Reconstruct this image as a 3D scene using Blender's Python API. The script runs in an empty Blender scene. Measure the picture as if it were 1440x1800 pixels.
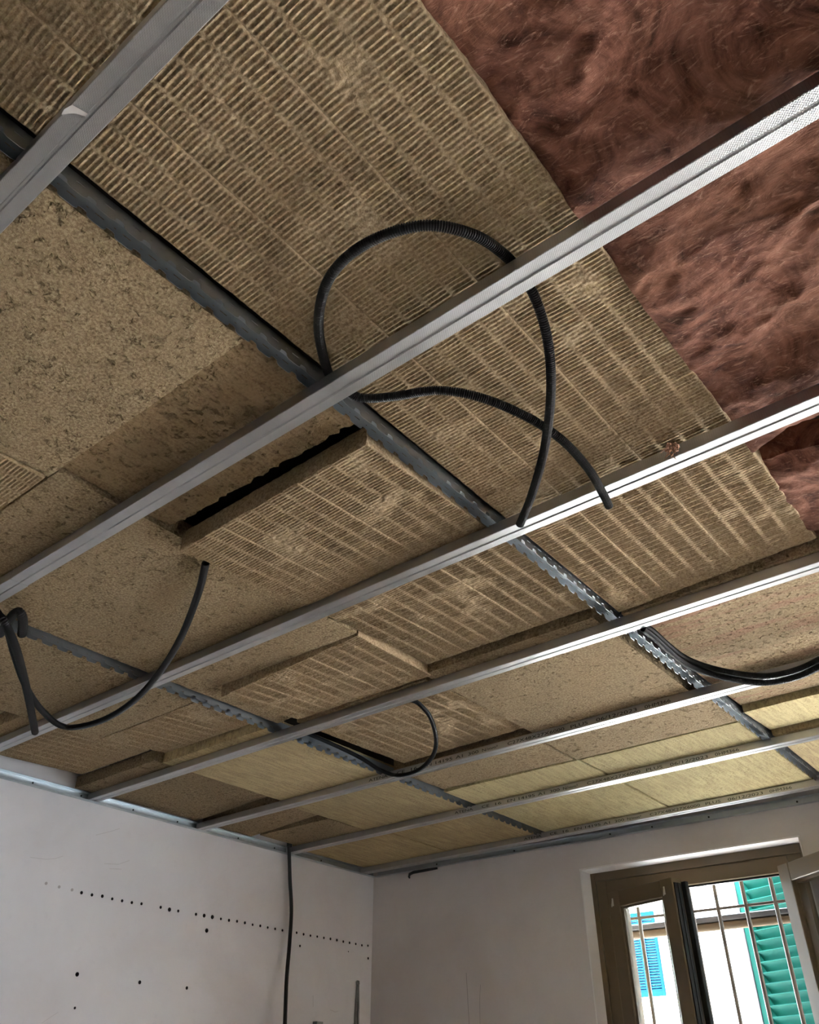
import bpy, math
import numpy as np
from mathutils import Vector, Matrix

# ------------------------------------------------------------------ camera, world, light
SC = bpy.context.scene
COL = SC.collection
YAW, PITCH, ROLL = math.radians(-39.0212), math.radians(35.5625), math.radians(0.0434)
fwd = Vector((math.sin(YAW) * math.cos(PITCH), math.cos(YAW) * math.cos(PITCH), math.sin(PITCH)))
rgt = Vector((math.cos(YAW), -math.sin(YAW), 0))
upv = rgt.cross(fwd)
r2 = rgt * math.cos(ROLL) + upv * math.sin(ROLL)
u2 = upv * math.cos(ROLL) - rgt * math.sin(ROLL)
cd = bpy.data.cameras.new('camera')
cam = bpy.data.objects.new('camera', cd)
COL.objects.link(cam)
cd.sensor_fit = 'HORIZONTAL'
cd.sensor_width = 36
cd.lens = 36 * 1464.1 / 1440
cd.clip_start = 0.02
m = Matrix((r2, u2, -fwd)).transposed().to_4x4()
m.translation = (0, 0, 1.6)
cam.matrix_world = m
SC.camera = cam

w = bpy.data.worlds.new('daylight')
SC.world = w
w.use_nodes = True
bg = w.node_tree.nodes['Background']
bg.inputs[0].default_value = (0.72, 0.86, 1.0, 1)
bg.inputs[1].default_value = 8.0

sd = bpy.data.lights.new('sun', 'SUN')
sd.energy = 38
sd.angle = math.radians(0.6)
sd.color = (1, 0.95, 0.88)
sun = bpy.data.objects.new('sun', sd)
COL.objects.link(sun)
sun.rotation_euler = Vector((-0.12, 0.70, -0.62)).to_track_quat('-Z', 'Y').to_euler()
sun.location = (0, -6, 9)

SC.view_settings.view_transform = 'Standard'
SC.view_settings.look = 'None'
SC.view_settings.gamma = 1
SC.view_settings.use_curve_mapping = False
SC.view_settings.exposure = 2.35
SC.cycles.max_bounces = 10
SC.cycles.diffuse_bounces = 7
SC.cycles.glossy_bounces = 5
SC.cycles.caustics_reflective = False
SC.cycles.caustics_refractive = False
SC.cycles.sample_clamp_indirect = 12
SC.cycles.use_guiding = False
SC.cycles.use_denoising = True

# ------------------------------------------------------------------ helpers
WL = {}   # world location of every object made here


def tag(o, label=None, cat=None, group=None, kind=None):
    if label: o['label'] = label
    if cat: o['category'] = cat
    if group: o['group'] = group
    if kind or cat: o['kind'] = kind or 'thing'
    return o


def place(o, c, parent=None):
    COL.objects.link(o)
    c = Vector(c)
    if parent is not None:
        o.parent = parent
        o.location = c - WL[parent.name]
    else:
        o.location = c
    WL[o.name] = c
    return o


def empty(name, loc, parent=None):
    o = bpy.data.objects.new(name, None)
    o.empty_display_size = 0.05
    return place(o, loc, parent)


def mk(name, v, f, mat, parent=None, smooth=False, base=None):
    """one mesh object from world-space vertices; its origin is put at the box centre"""
    v = np.asarray(v, dtype=np.float64)
    c = (v.min(0) + v.max(0)) / 2 if base is None else np.asarray(base, float)
    me = bpy.data.meshes.new(name)
    f = [list(map(int, q)) for q in f] if not isinstance(f, np.ndarray) else f
    if isinstance(f, np.ndarray):
        n, k = f.shape
        me.vertices.add(len(v))
        me.vertices.foreach_set('co', (v - c).astype(np.float32).ravel())
        me.loops.add(n * k)
        me.loops.foreach_set('vertex_index', f.astype(np.int32).ravel())
        me.polygons.add(n)
        me.polygons.foreach_set('loop_start', np.arange(0, n * k, k, dtype=np.int32))
        me.update(calc_edges=True)
    else:
        me.from_pydata((v - c).tolist(), [], f)
    me.validate()
    if smooth:
        me.polygons.foreach_set('use_smooth', np.ones(len(me.polygons), dtype=bool))
    me.materials.append(mat)
    me.update()
    return place(bpy.data.objects.new(name, me), c, parent)


def dup(o, shift, parent=None):
    """copy of one object (shares mesh data), moved by shift in world space"""
    c = o.copy()
    for k in list(c.keys()):
        if k in ('label', 'category', 'group', 'kind'):
            del c[k]
    return place(c, WL[o.name] + Vector(shift), parent)


class MB:
    """collects boxes, prisms and tubes into one vertex/face list"""
    def __init__(self, fr=None):
        self.v, self.f, self.fr = [], [], fr

    def add(self, vs, fs):
        n = len(self.v)
        self.v += [tuple(p) for p in vs]
        self.f += [[i + n for i in q] for q in fs]
        return self

    def box(self, a, b):
        x0, y0, z0 = a
        x1, y1, z1 = b
        return self.add([(x0, y0, z0), (x1, y0, z0), (x1, y1, z0), (x0, y1, z0), (x0, y0, z1), (x1, y0, z1), (x1, y1, z1), (x0, y1, z1)],
                        [(3, 2, 1, 0), (4, 5, 6, 7), (0, 1, 5, 4), (1, 2, 6, 5), (2, 3, 7, 6), (3, 0, 4, 7)])

    def cbox(self, a, b, c=0.003):
        """box with chamfered edges along its longest axis"""
        d = [b[i] - a[i] for i in range(3)]
        ax = d.index(max(d))
        i, j = [k for k in range(3) if k != ax]
        c = min(c, d[i] * .3, d[j] * .3)
        ring = [(a[i] + c, a[j]), (b[i] - c, a[j]), (b[i], a[j] + c), (b[i], b[j] - c), (b[i] - c, b[j]), (a[i] + c, b[j]), (a[i], b[j] - c), (a[i], a[j] + c)]
        vs = []
        for t in (a[ax], b[ax]):
            for p in ring:
                q = [0, 0, 0]
                q[ax], q[i], q[j] = t, p[0], p[1]
                vs.append(tuple(q))
        fs = [[k, (k + 1) % 8, (k + 1) % 8 + 8, k + 8] for k in range(8)] + [list(range(7, -1, -1)), list(range(8, 16))]
        return self.add(vs, fs)

    def prism(self, poly, axis, t0, t1):
        """poly: list of 2-D points in the plane of the other two axes"""
        o = [k for k in range(3) if k != axis]
        vs = []
        for t in (t0, t1):
            for p in poly:
                q = [0, 0, 0]
                q[axis], q[o[0]], q[o[1]] = t, p[0], p[1]
                vs.append(tuple(q))
        n = len(poly)
        fs = [[k, (k + 1) % n, (k + 1) % n + n, k + n] for k in range(n)] + [list(range(n - 1, -1, -1)), list(range(n, 2 * n))]
        return self.add(vs, fs)

    def tube(self, pts, r, seg=8, cap=True):
        pts = [Vector(p) for p in pts]
        vs, fs = [], []
        nrm = None
        for k, p in enumerate(pts):
            t = (pts[min(k + 1, len(pts) - 1)] - pts[max(k - 1, 0)]).normalized()
            if nrm is None:
                nrm = t.orthogonal().normalized()
            else:
                nrm = (nrm - t * nrm.dot(t)).normalized()
            b = t.cross(nrm)
            rr = r[k] if isinstance(r, (list, tuple, np.ndarray)) else r
            for s in range(seg):
                a = 2 * math.pi * s / seg
                vs.append(tuple(p + (nrm * math.cos(a) + b * math.sin(a)) * rr))
        for k in range(len(pts) - 1):
            for s in range(seg):
                s2 = (s + 1) % seg
                fs.append([k * seg + s, k * seg + s2, (k + 1) * seg + s2, (k + 1) * seg + s])
        if cap:
            fs.append(list(range(seg - 1, -1, -1)))
            fs.append([(len(pts) - 1) * seg + s for s in range(seg)])
        return self.add(vs, fs)

    def build(self, name, mat, parent=None, smooth=False):
        v = [self.fr(*p) for p in self.v] if self.fr else self.v
        o = mk(name, v, self.f, mat, parent)
        bpy_fix_normals(o.data)
        if smooth:
            smooth_by_angle(o.data, 40)
        return o


def bpy_fix_normals(me):
    import bmesh
    b = bmesh.new()
    b.from_mesh(me)
    bmesh.ops.recalc_face_normals(b, faces=b.faces)
    b.to_mesh(me)
    b.free()


def smooth_by_angle(me, deg):
    me.polygons.foreach_set('use_smooth', np.ones(len(me.polygons), dtype=bool))
    me.set_sharp_from_angle(angle=math.radians(deg))


def rnoise(x, y, seed, octs=4, lac=2.0, gain=0.5):
    """value noise on numpy arrays, about -1..1"""
    tot = np.zeros(np.broadcast(x, y).shape)
    amp, nrm = 1.0, 0.0
    for o in range(octs):
        rs = np.random.RandomState(seed * 131 + o * 17 + 5)
        tab = rs.rand(256, 256) * 2 - 1
        fx, fy = np.floor(x), np.floor(y)
        tx, ty = x - fx, y - fy
        tx, ty = tx * tx * (3 - 2 * tx), ty * ty * (3 - 2 * ty)
        ix, iy = fx.astype(int) & 255, fy.astype(int) & 255
        ix1, iy1 = (ix + 1) & 255, (iy + 1) & 255
        a = tab[ix, iy] * (1 - tx) + tab[ix1, iy] * tx
        b = tab[ix, iy1] * (1 - tx) + tab[ix1, iy1] * tx
        tot += amp * (a * (1 - ty) + b * ty)
        nrm += amp
        amp *= gain
        x, y = x * lac + 13.7, y * lac + 7.3
    return tot / nrm


# ------------------------------------------------------------------ materials
def newmat(name):
    mt = bpy.data.materials.new(name)
    mt.use_nodes = True
    nt = mt.node_tree
    return mt, nt, nt.nodes['Principled BSDF']


def N(nt, kind, **kw):
    n = nt.nodes.new(kind)
    for k, v in kw.items():
        if k in n.inputs:
            n.inputs[k].default_value = v
        else:
            setattr(n, k, v)
    return n


def lk(nt, a, b):
    nt.links.new(a, b)


def ramp(nt, fac, stops):
    r = nt.nodes.new('ShaderNodeValToRGB')
    e = r.color_ramp.elements
    while len(e) < len(stops):
        e.new(0.5)
    for el, (p, c) in zip(e, stops):
        el.position = p
        el.color = (*c, 1)
    lk(nt, fac, r.inputs[0])
    return r.outputs[0]


def mixc(nt, fac, a, b, mode='MIX'):
    n = nt.nodes.new('ShaderNodeMix')
    n.data_type = 'RGBA'
    n.blend_type = mode
    for s, i in ((fac, 0), (a, 6), (b, 7)):
        if hasattr(s, 'is_linked'):
            lk(nt, s, n.inputs[i])
        else:
            n.inputs[i].default_value = s if i == 0 else (*s, 1)
    return n.outputs[2]


def mth(nt, op, a, b=None):
    n = nt.nodes.new('ShaderNodeMath')
    n.operation = op
    for s, i in ((a, 0), (b, 1)):
        if s is None: continue
        if hasattr(s, 'is_linked'): lk(nt, s, n.inputs[i])
        else: n.inputs[i].default_value = s
    return n.outputs[0]


def coords(nt, scale=(1, 1, 1), rnd=True):
    tc = N(nt, 'ShaderNodeTexCoord')
    mp = N(nt, 'ShaderNodeMapping')
    mp.inputs['Scale'].default_value = scale
    lk(nt, tc.outputs['Object'], mp.inputs['Vector'])
    if rnd:
        oi = N(nt, 'ShaderNodeObjectInfo')
        cm = N(nt, 'ShaderNodeCombineXYZ')
        mm = mth(nt, 'MULTIPLY', oi.outputs['Random'], 37.0)
        lk(nt, mm, cm.inputs[0]); lk(nt, mm, cm.inputs[1])
        lk(nt, cm.outputs[0], mp.inputs['Location'])
    return mp.outputs[0]


def noise(nt, vec, scale, detail=4, rough=0.55, dist=0.0):
    n = N(nt, 'ShaderNodeTexNoise')
    n.inputs['Scale'].default_value = scale
    n.inputs['Detail'].default_value = detail
    n.inputs['Roughness'].default_value = rough
    n.inputs['Distortion'].default_value = dist
    lk(nt, vec, n.inputs['Vector'])
    return n.outputs[0]


def bump(nt, h, strength, dist, prev=None):
    b = N(nt, 'ShaderNodeBump')
    b.inputs['Strength'].default_value = strength
    b.inputs['Distance'].default_value = dist
    lk(nt, h, b.inputs['Height'])
    if prev is not None: lk(nt, prev, b.inputs['Normal'])
    return b.outputs[0]


def mat_wool(name, dark, mid, light, fibre, pits, striate=False, rough=1.0, stain=False):
    mt, nt, b = newmat(name)
    v = coords(nt)
    big = noise(nt, v, 5, 3, 0.6)
    fine = noise(nt, v, 160, 5, 0.7)
    c = ramp(nt, fine, [(0.36, dark), (0.5, mid), (0.64, light)])
    if striate:
        vs = coords(nt, (55, 5, 20))
        st = noise(nt, vs, 1.6, 6, 0.65, 0.6)
        c = mixc(nt, mth(nt, 'MULTIPLY', ramp(nt, st, [(0.42, (0, 0, 0)), (0.60, (1, 1, 1))]), 0.75), c, fibre)
    else:
        vs = coords(nt, (1, 1, 1))
        st = noise(nt, vs, 42, 6, 0.72, 1.2)
        c = mixc(nt, mth(nt, 'MULTIPLY', ramp(nt, st, [(0.52, (0, 0, 0)), (0.72, (1, 1, 1))]), 0.6), c, fibre)
    c = mixc(nt, mth(nt, 'MULTIPLY', ramp(nt, big, [(0.38, (0, 0, 0)), (0.66, (1, 1, 1))]), 0.4), c, mid)
    if stain:      # rusty dust left by the red wool, in long drifts
        sn = noise(nt, coords(nt, (1.2, 11, 1)), 1.5, 5, 0.6, 0.8)
        c = mixc(nt, mth(nt, 'MULTIPLY', ramp(nt, sn, [(0.50, (0, 0, 0)), (0.62, (1, 1, 1))]), 0.6), c, (0.30, 0.13, 0.075))
    oi = N(nt, 'ShaderNodeObjectInfo')
    hs = N(nt, 'ShaderNodeHueSaturation')
    lk(nt, mth(nt, 'ADD', mth(nt, 'MULTIPLY', oi.outputs['Random'], 0.22), 0.89), hs.inputs['Value'])
    hs.inputs['Saturation'].default_value = 0.86
    lk(nt, c, hs.inputs['Color'])
    c = hs.outputs[0]
    nb = bump(nt, fine, 0.9 * rough, 0.0034 * rough)
    nb = bump(nt, noise(nt, v, 55, 4, 0.7, 0.8), 0.7 * rough, 0.006 * rough, nb)
    if pits > 0:
        p = noise(nt, v, 62, 3, 0.6, 0.4)
        pm = ramp(nt, p, [(0.30, (0, 0, 0)), (0.42, (1, 1, 1))])
        c = mixc(nt, mth(nt, 'MULTIPLY', mth(nt, 'SUBTRACT', 1.0, pm), pits), c, tuple(x * 0.45 for x in dark))
        nb = bump(nt, pm, 1.0, 0.006, nb)
    lk(nt, c, b.inputs['Base Color'])
    lk(nt, nb, b.inputs['Normal'])
    b.inputs['Roughness'].default_value = 0.95
    b.inputs['Specular IOR Level'].default_value = 0.12
    return mt


M_RIB = mat_wool('rock_wool_ribbed', (0.19, 0.118, 0.054), (0.345, 0.238, 0.122), (0.50, 0.372, 0.215), (0.50, 0.37, 0.15), 0.0, rough=0.55)
M_PIT = mat_wool('rock_wool_pitted', (0.165, 0.104, 0.047), (0.30, 0.208, 0.103), (0.45, 0.335, 0.180), (0.38, 0.28, 0.13), 0.42)
M_STN2 = mat_wool('rock_wool_stained', (0.165, 0.104, 0.047), (0.30, 0.208, 0.103), (0.45, 0.335, 0.180), (0.38, 0.28, 0.13), 0.42, stain=True)
M_STR = mat_wool('rock_wool_striated', (0.22, 0.148, 0.064), (0.37, 0.268, 0.125), (0.50, 0.392, 0.205), (0.56, 0.435, 0.19), 0.0, True, rough=0.7)
M_YEL = mat_wool('rock_wool_yellow', (0.25, 0.185, 0.076), (0.42, 0.328, 0.148), (0.54, 0.445, 0.225), (0.58, 0.490, 0.215), 0.0, True, rough=0.7)
M_BRN = mat_wool('rock_wool_brown', (0.15, 0.088, 0.036), (0.27, 0.165, 0.072), (0.38, 0.260, 0.128), (0.36, 0.25, 0.11), 0.35, True)

# red-brown glass wool
mt, nt, b = newmat('glass_wool_red')
v = coords(nt)
n1 = noise(nt, v, 9, 8, 0.68, 2.2)
n2 = noise(nt, coords(nt, (1.0, 3.2, 1.0)), 16, 8, 0.72, 3.2)
n3 = noise(nt, v, 3.5, 4, 0.6, 1.0)
c = ramp(nt, n1, [(0.33, (0.042, 0.015, 0.009)), (0.48, (0.150, 0.060, 0.039)), (0.63, (0.26, 0.118, 0.078))])
c = mixc(nt, ramp(nt, n2, [(0.54, (0, 0, 0)), (0.70, (0.8, 0.8, 0.8))]), c, (0.44, 0.25, 0.175))
c = mixc(nt, ramp(nt, n3, [(0.5, (0, 0, 0)), (0.75, (0.45, 0.45, 0.45))]), c, (0.16, 0.072, 0.032))
lk(nt, c, b.inputs['Base Color'])
nb = bump(nt, n2, 0.5, 0.006)
nb = bump(nt, noise(nt, coords(nt, (1, 6, 1)), 60, 4, 0.7, 1.0), 0.45, 0.003, nb)
lk(nt, nb, b.inputs['Normal'])
b.inputs['Roughness'].default_value = 0.9
b.inputs['Specular IOR Level'].default_value = 0.15
M_RED = mt


def mat_metal(name, col, rough, knurl=0.0, dirt=0.25):
    mt, nt, b = newmat(name)
    v = coords(nt)
    n = noise(nt, v, 14, 5, 0.6, 0.6)
    c = mixc(nt, mth(nt, 'MULTIPLY', ramp(nt, n, [(0.35, (0, 0, 0)), (0.7, (1, 1, 1))]), dirt), col, tuple(x * 0.62 for x in col))
    lk(nt, c, b.inputs['Base Color'])
    b.inputs['Metallic'].default_value = 1.0
    lk(nt, mth(nt, 'ADD', mth(nt, 'MULTIPLY', n, 0.16), rough - 0.08), b.inputs['Roughness'])
    if knurl > 0:
        sx = N(nt, 'ShaderNodeSeparateXYZ')
        lk(nt, coords(nt, (1, 1, 1), False), sx.inputs[0])
        a = mth(nt, 'SINE', mth(nt, 'MULTIPLY', sx.outputs[0], 2 * math.pi / 0.0045))
        d = mth(nt, 'SINE', mth(nt, 'MULTIPLY', sx.outputs[1], 2 * math.pi / 0.0045))
        h = mth(nt, 'MAXIMUM', mth(nt, 'MULTIPLY', a, d), 0.0)
        lk(nt, bump(nt, h, knurl, 0.0006), b.inputs['Normal'])
    return mt


M_BAT = mat_metal('galvanized_profile', (0.52, 0.52, 0.525), 0.36, 0.45)
M_CHN = mat_metal('galvanized_channel', (0.40, 0.42, 0.435), 0.36)
M_TRK = mat_metal('galvanized_track', (0.52, 0.56, 0.58), 0.37)
M_TOOL = mat_metal('dull_steel', (0.36, 0.36, 0.35), 0.5)


def mat_plain(name, col, rough=0.5, metal=0.0, spec=0.5, nscale=0, namp=0.25, bmp=0.0):
    mt, nt, b = newmat(name)
    b.inputs['Roughness'].default_value = rough
    b.inputs['Metallic'].default_value = metal
    b.inputs['Specular IOR Level'].default_value = spec
    v = coords(nt)
    n = noise(nt, v, nscale or 12, 5, 0.6)
    c = mixc(nt, mth(nt, 'MULTIPLY', n, namp), col, tuple(x * 0.7 for x in col))
    lk(nt, c, b.inputs['Base Color'])
    if bmp: lk(nt, bump(nt, n, bmp, 0.002), b.inputs['Normal'])
    return mt


M_CON = mat_plain('black_conduit', (0.008, 0.008, 0.009), 0.42, spec=0.35)
M_CAB = mat_plain('black_cable', (0.011, 0.011, 0.012), 0.42)
M_INK = mat_plain('black_ink', (0.018, 0.016, 0.013), 0.7)
M_FRM = mat_plain('bronze_window_frame', (0.135, 0.098, 0.055), 0.42, namp=0.15)
M_GSK = mat_plain('black_gasket', (0.014, 0.014, 0.015), 0.5, spec=0.2)
M_BAR = mat_plain('grey_painted_bar', (0.17, 0.15, 0.135), 0.6, spec=0.1, namp=0.3)
M_TAN = mat_plain('tan_wood', (0.13, 0.098, 0.066), 0.7, spec=0.05, namp=0.4)
M_RAIL = mat_plain('dark_rail', (0.075, 0.075, 0.08), 0.5)
M_GRN = mat_plain('green_shutter_paint', (0.006, 0.088, 0.070), 0.5, spec=0.05, namp=0.2)
M_BLU = mat_plain('blue_shutter_paint', (0.0022, 0.0125, 0.024), 0.8, spec=0.0, namp=0.15)
M_FAC = mat_plain('white_facade', (0.80, 0.80, 0.79), 0.9, nscale=2, namp=0.1, bmp=0.2)
M_STN = mat_plain('street_stone', (0.42, 0.40, 0.38), 0.9, nscale=3)
M_FLR = mat_plain('dusty_floor', (0.47, 0.42, 0.37), 0.6, nscale=3, namp=0.4)
M_CEI = mat_plain('old_ceiling', (0.06, 0.05, 0.045), 0.95)  # concrete darkened in colour so the gaps between slabs read as deep shade
M_CLIP = mat_plain('clear_plastic_hook', (0.62, 0.60, 0.56), 0.25)

def mat_plaster(name, a, b_, c_):
    mt, nt, b = newmat(name)
    v = coords(nt, rnd=False)
    n = noise(nt, v, 1.7, 5, 0.6, 0.3)
    n2 = noise(nt, v, 22, 5, 0.6, 0.2)
    c = ramp(nt, n, [(0.35, a), (0.55, b_), (0.72, c_)])
    c = mixc(nt, mth(nt, 'MULTIPLY', ramp(nt, n2, [(0.6, (0, 0, 0)), (0.75, (1, 1, 1))]), 0.12), c, tuple(x * 0.75 for x in a))
    lk(nt, c, b.inputs['Base Color'])
    lk(nt, bump(nt, n2, 0.25, 0.004, bump(nt, noise(nt, v, 4, 3, 0.5), 0.3, 0.01)), b.inputs['Normal'])
    b.inputs['Roughness'].default_value = 0.85
    b.inputs['Specular IOR Level'].default_value = 0.2
    return mt


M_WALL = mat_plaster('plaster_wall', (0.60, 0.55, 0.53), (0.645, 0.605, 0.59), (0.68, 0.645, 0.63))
M_WALL_LIT = mat_plaster('plaster_wall_lit', (0.73, 0.70, 0.70), (0.785, 0.765, 0.77), (0.82, 0.805, 0.81))  # left wall's plaster, lightened in colour for the stronger light on it
M_REV = mat_plain('fresh_white_plaster', (0.80, 0.78, 0.77), 0.85, nscale=30, bmp=0.3, namp=0.1)

mt, nt, b = newmat('window_glass')
b.inputs['Base Color'].default_value = (0.95, 0.98, 0.97, 1)
b.inputs['Roughness'].default_value = 0.0
b.inputs['IOR'].default_value = 1.05
b.inputs['Transmission Weight'].default_value = 1.0
lk(nt, ramp(nt, noise(nt, coords(nt), 3, 3), [(0.4, (0.90, 0.95, 0.94)), (0.7, (0.97, 0.99, 0.98))]), b.inputs['Base Color'])
M_GLS = mt

# ------------------------------------------------------------------ room shell
XL, XR, YF, ZC, ZB = -3.42, 2.3, -4.6, 2.865, 2.69     # left wall, right wall, front wall, old ceiling, batten bottom
TH = math.atan(0.0385)                                  # the window wall is slightly out of square
EX, EY, OR = Vector((math.cos(TH), math.sin(TH), 0)), Vector((-math.sin(TH), math.cos(TH), 0)), Vector((XL, 3.892, 0))


def WF(u, v, z):
    return OR + EX * u + EY * v + Vector((0, 0, z))


def structure(o):
    o['kind'] = 'structure'
    return o


structure(MB().box((XL - .3, YF - .3, -0.2), (XR + .3, 4.5, 0)).build('floor', M_FLR))
structure(MB().box((XL - .3, YF - .3, ZC), (XR + .3, 4.15, ZC + .25)).build('ceiling', M_CEI))

# left wall with its drilled holes
wl = structure(MB().box((XL - .3, YF - .3, 0), (XL, 4.2, ZC)).build('wall_left', M_WALL_LIT))
holes = []
y = 2.051
ys = [2.051 + .05 * k for k in range(7)] + [2.454, 2.503, 2.552, 2.654, 2.702, 2.751] + [2.803 + .0502 * k for k in range(22)]
rs = np.random.RandomState(3)
for k, y in enumerate(ys):
    holes.append((y, 2.327 + rs.uniform(-.002, .002), .0052 + rs.uniform(0, .0012) + (.0022 if 2.69 < y < 2.76 or 2.49 < y < 2.51 else 0)))
holes += [(2.728, 2.267, .0085), (3.335, 2.27, .0055), (3.862, 2.267, .006), (2.108, 2.033, .0075), (2.409, 2.03, .0068), (2.659, 2.029, .0062), (2.128, 1.918, .0045), (3.70, 2.283, .003)]
cut = MB()
for y, z, r in holes:
    cut.tube([(XL - .05, y, z), (XL + .03, y, z)], r * 1.12, 10)
cob = cut.build('hole_cutter', mat_plain('hole_shade', (0.030, 0.024, 0.020), 0.95))  # near-black colour stands in for the shade inside the holes
md = wl.modifiers.new('holes', 'BOOLEAN')
md.operation = 'DIFFERENCE'
md.object = cob
md.solver = 'EXACT'
md.material_mode = 'TRANSFER'
dg = bpy.context.evaluated_depsgraph_get()
nm = bpy.data.meshes.new_from_object(wl.evaluated_get(dg))
wl.modifiers.clear()
wl.data = nm
bpy.data.objects.remove(cob)

# window wall: two window openings (the second is out of the frame to the right)
UO = [(1.316, 2.370), (3.50, 4.55)]
WZ0, WZ1, WT = 0.98, 2.561, 0.30
wb = MB(WF)
edges = [-.3, UO[0][0], UO[0][1], UO[1][0], UO[1][1], 5.6]
for k in range(5):
    if k % 2 == 0:
        wb.box((edges[k], 0, 0), (edges[k + 1], WT, ZC))
    else:
        wb.box((edges[k], 0, 0), (edges[k + 1], WT, WZ0))
        wb.box((edges[k], 0, WZ1), (edges[k + 1], WT, ZC))
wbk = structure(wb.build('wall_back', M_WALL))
# fresh plaster lining of the visible opening
rv = MB(WF)
rv.box((UO[0][0] - .004, -.003, WZ1 - .006), (UO[0][1] + .004, .10, WZ1 + .001))
rv.box((UO[0][0] - .002, -.003, WZ0), (UO[0][0] + .004, .10, WZ1 - .006))
rv.box((UO[0][1] - .004, -.003, WZ0), (UO[0][1] + .002, .10, WZ1 - .006))
structure(rv.build('trim_1', M_REV))
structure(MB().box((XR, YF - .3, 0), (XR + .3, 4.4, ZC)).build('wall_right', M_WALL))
wf = MB()
wf.box((XL, YF - .3, 0), (XR, YF, ZC))
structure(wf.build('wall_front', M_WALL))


def portal(name, loc, rot, sx, sy):
    d = bpy.data.lights.new(name, 'AREA')
    d.shape = 'RECTANGLE'
    d.size, d.size_y = sx, sy
    d.cycles.is_portal = True
    o = bpy.data.objects.new(name, d)
    COL.objects.link(o)
    o.location = loc
    o.rotation_euler = rot
    return o


for k, (a, c_) in enumerate(UO):
    portal('daylight_portal', WF((a + c_) / 2, WT + .02, (WZ0 + WZ1) / 2), (math.radians(-90), 0, TH), c_ - a, WZ1 - WZ0)

# marks on the walls: pencil lines and plaster scars
def wallmark(name, pts, wd, mat, fr, parent):
    """a thin hand-drawn line raised a hair above the plaster"""
    mb = MB(fr)
    for (a, c1), (a2, c2) in zip(pts[:-1], pts[1:]):
        d = Vector((a2 - a, c2 - c1)).normalized()
        n_ = Vector((-d.y, d.x)) * wd
        vs = [(a - n_.x, 0, c1 - n_.y), (a + n_.x, 0, c1 + n_.y), (a2 + n_.x, 0, c2 + n_.y), (a2 - n_.x, 0, c2 - n_.y)]
        vs = [(p[0], -.0006, p[2]) for p in vs] + [(p[0], .0004, p[2]) for p in vs]
        mb.add(vs, [(0, 1, 2, 3), (7, 6, 5, 4), (0, 4, 5, 1), (1, 5, 6, 2), (2, 6, 7, 3), (3, 7, 4, 0)])
    return mb.build(name, mat, parent)


M_PEN = mat_plain('pencil_grey', (0.22, 0.20, 0.19), 0.8)
wallmark('crack', [(.621, 2.157), (.6235, 2.06), (.6265, 1.98), (.628, 1.88)], .0008, M_PEN, WF, wbk)
wallmark('crack', [(.703, 2.10), (.6955, 2.04), (.689, 1.88)], .0005, M_PEN, WF, wbk)
LWF = lambda u, v, z: Vector((XL - v, u, z))
for pts in ([(1.79, 2.42), (1.86, 2.425), (1.90, 2.435), (1.93, 2.45)], [(2.13, 2.455), (2.20, 2.465), (2.25, 2.49)], [(2.16, 2.44), (2.22, 2.448)], [(2.00, 1.86), (2.06, 1.90)], [(2.06, 2.56), (2.13, 2.59), (2.17, 2.61)],
            [(3.45, 2.06), (3.455, 2.01)], [(3.58, 2.005), (3.62, 1.998), (3.64, 2.004)]):
    wallmark('scratch', pts, .0008, mat_plain('scratch', (0.62, 0.59, 0.58), 0.9), LWF, wl)
for y_, z_ in ((1.885, 2.337), (1.945, 2.333), (2.005, 2.331)):
    t = MB()
    t.tube([(XL - .004, y_, z_), (XL + .0012, y_, z_)], .006, 10)
    t.build('plug', mat_plain('filled_plug', (0.50, 0.46, 0.44), 0.9), wl)

# ------------------------------------------------------------------ metal grid
BY = [0.196, 0.798, 1.400, 2.004, 2.604, 3.203, 3.791]
BW, BH, TK = 0.048, 0.027, 0.0009
prof = [(BW / 2 - .007, BH - .004), (BW / 2 - .006, BH), (BW / 2, BH), (BW / 2, .0016), (BW / 2 - .0012, 0), (.0036, 0), (.0016, .0028), (-.0016, .0028), (-.0036, 0), (-BW / 2 + .0012, 0), (-BW / 2, .0016), (-BW / 2, BH), (-BW / 2 + .006, BH), (-BW / 2 + .007, BH - .004)]


def offset_poly(p, t):
    """closed outline of an open polyline given thickness t towards the inside of the C"""
    q = [Vector(a) for a in p]
    inn = []
    for k in range(len(q)):
        d = (q[min(k + 1, len(q) - 1)] - q[max(k - 1, 0)]).normalized()
        inn.append(q[k] + Vector((d.y, -d.x)) * t)
    return [tuple(a) for a in q] + [tuple(a) for a in reversed(inn)]


outline = offset_poly(prof, TK)
BLAB = ['bare metal batten crossing the top left corner, nearest the camera',
        'metal batten with a centre groove passing under the big black conduit loop',
        'metal batten under the open end of the curved black conduit',
        'metal batten just beyond the long shadowed slot in the ribbed slabs',
        'printed metal batten touched by the small hanging cable loop',
        'printed metal batten, second from the window wall',
        'printed metal batten running right along the window wall']
battens = []
for k, y in enumerate(BY):
    mb = MB()
    mb.prism([(y + a, ZB + c_) for a, c_ in outline], 0, XL + .006, XR - .01)
    o = mb.build('ceiling_batten', M_BAT)
    battens.append(tag(o, BLAB[k], 'metal profile', 'C-shaped ceiling battens'))
# splice piece pushed over the second batten, far left
mb = MB()
sp = [(a * 1.04, c_ - .0012) for a, c_ in prof[1:-1]]
mb.prism([(BY[1] + a, ZB + c_) for a, c_ in offset_poly(sp, .0009)], 0, -2.25, -1.93)
mb.build('splice_sleeve', M_BAT, battens[1])
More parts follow.
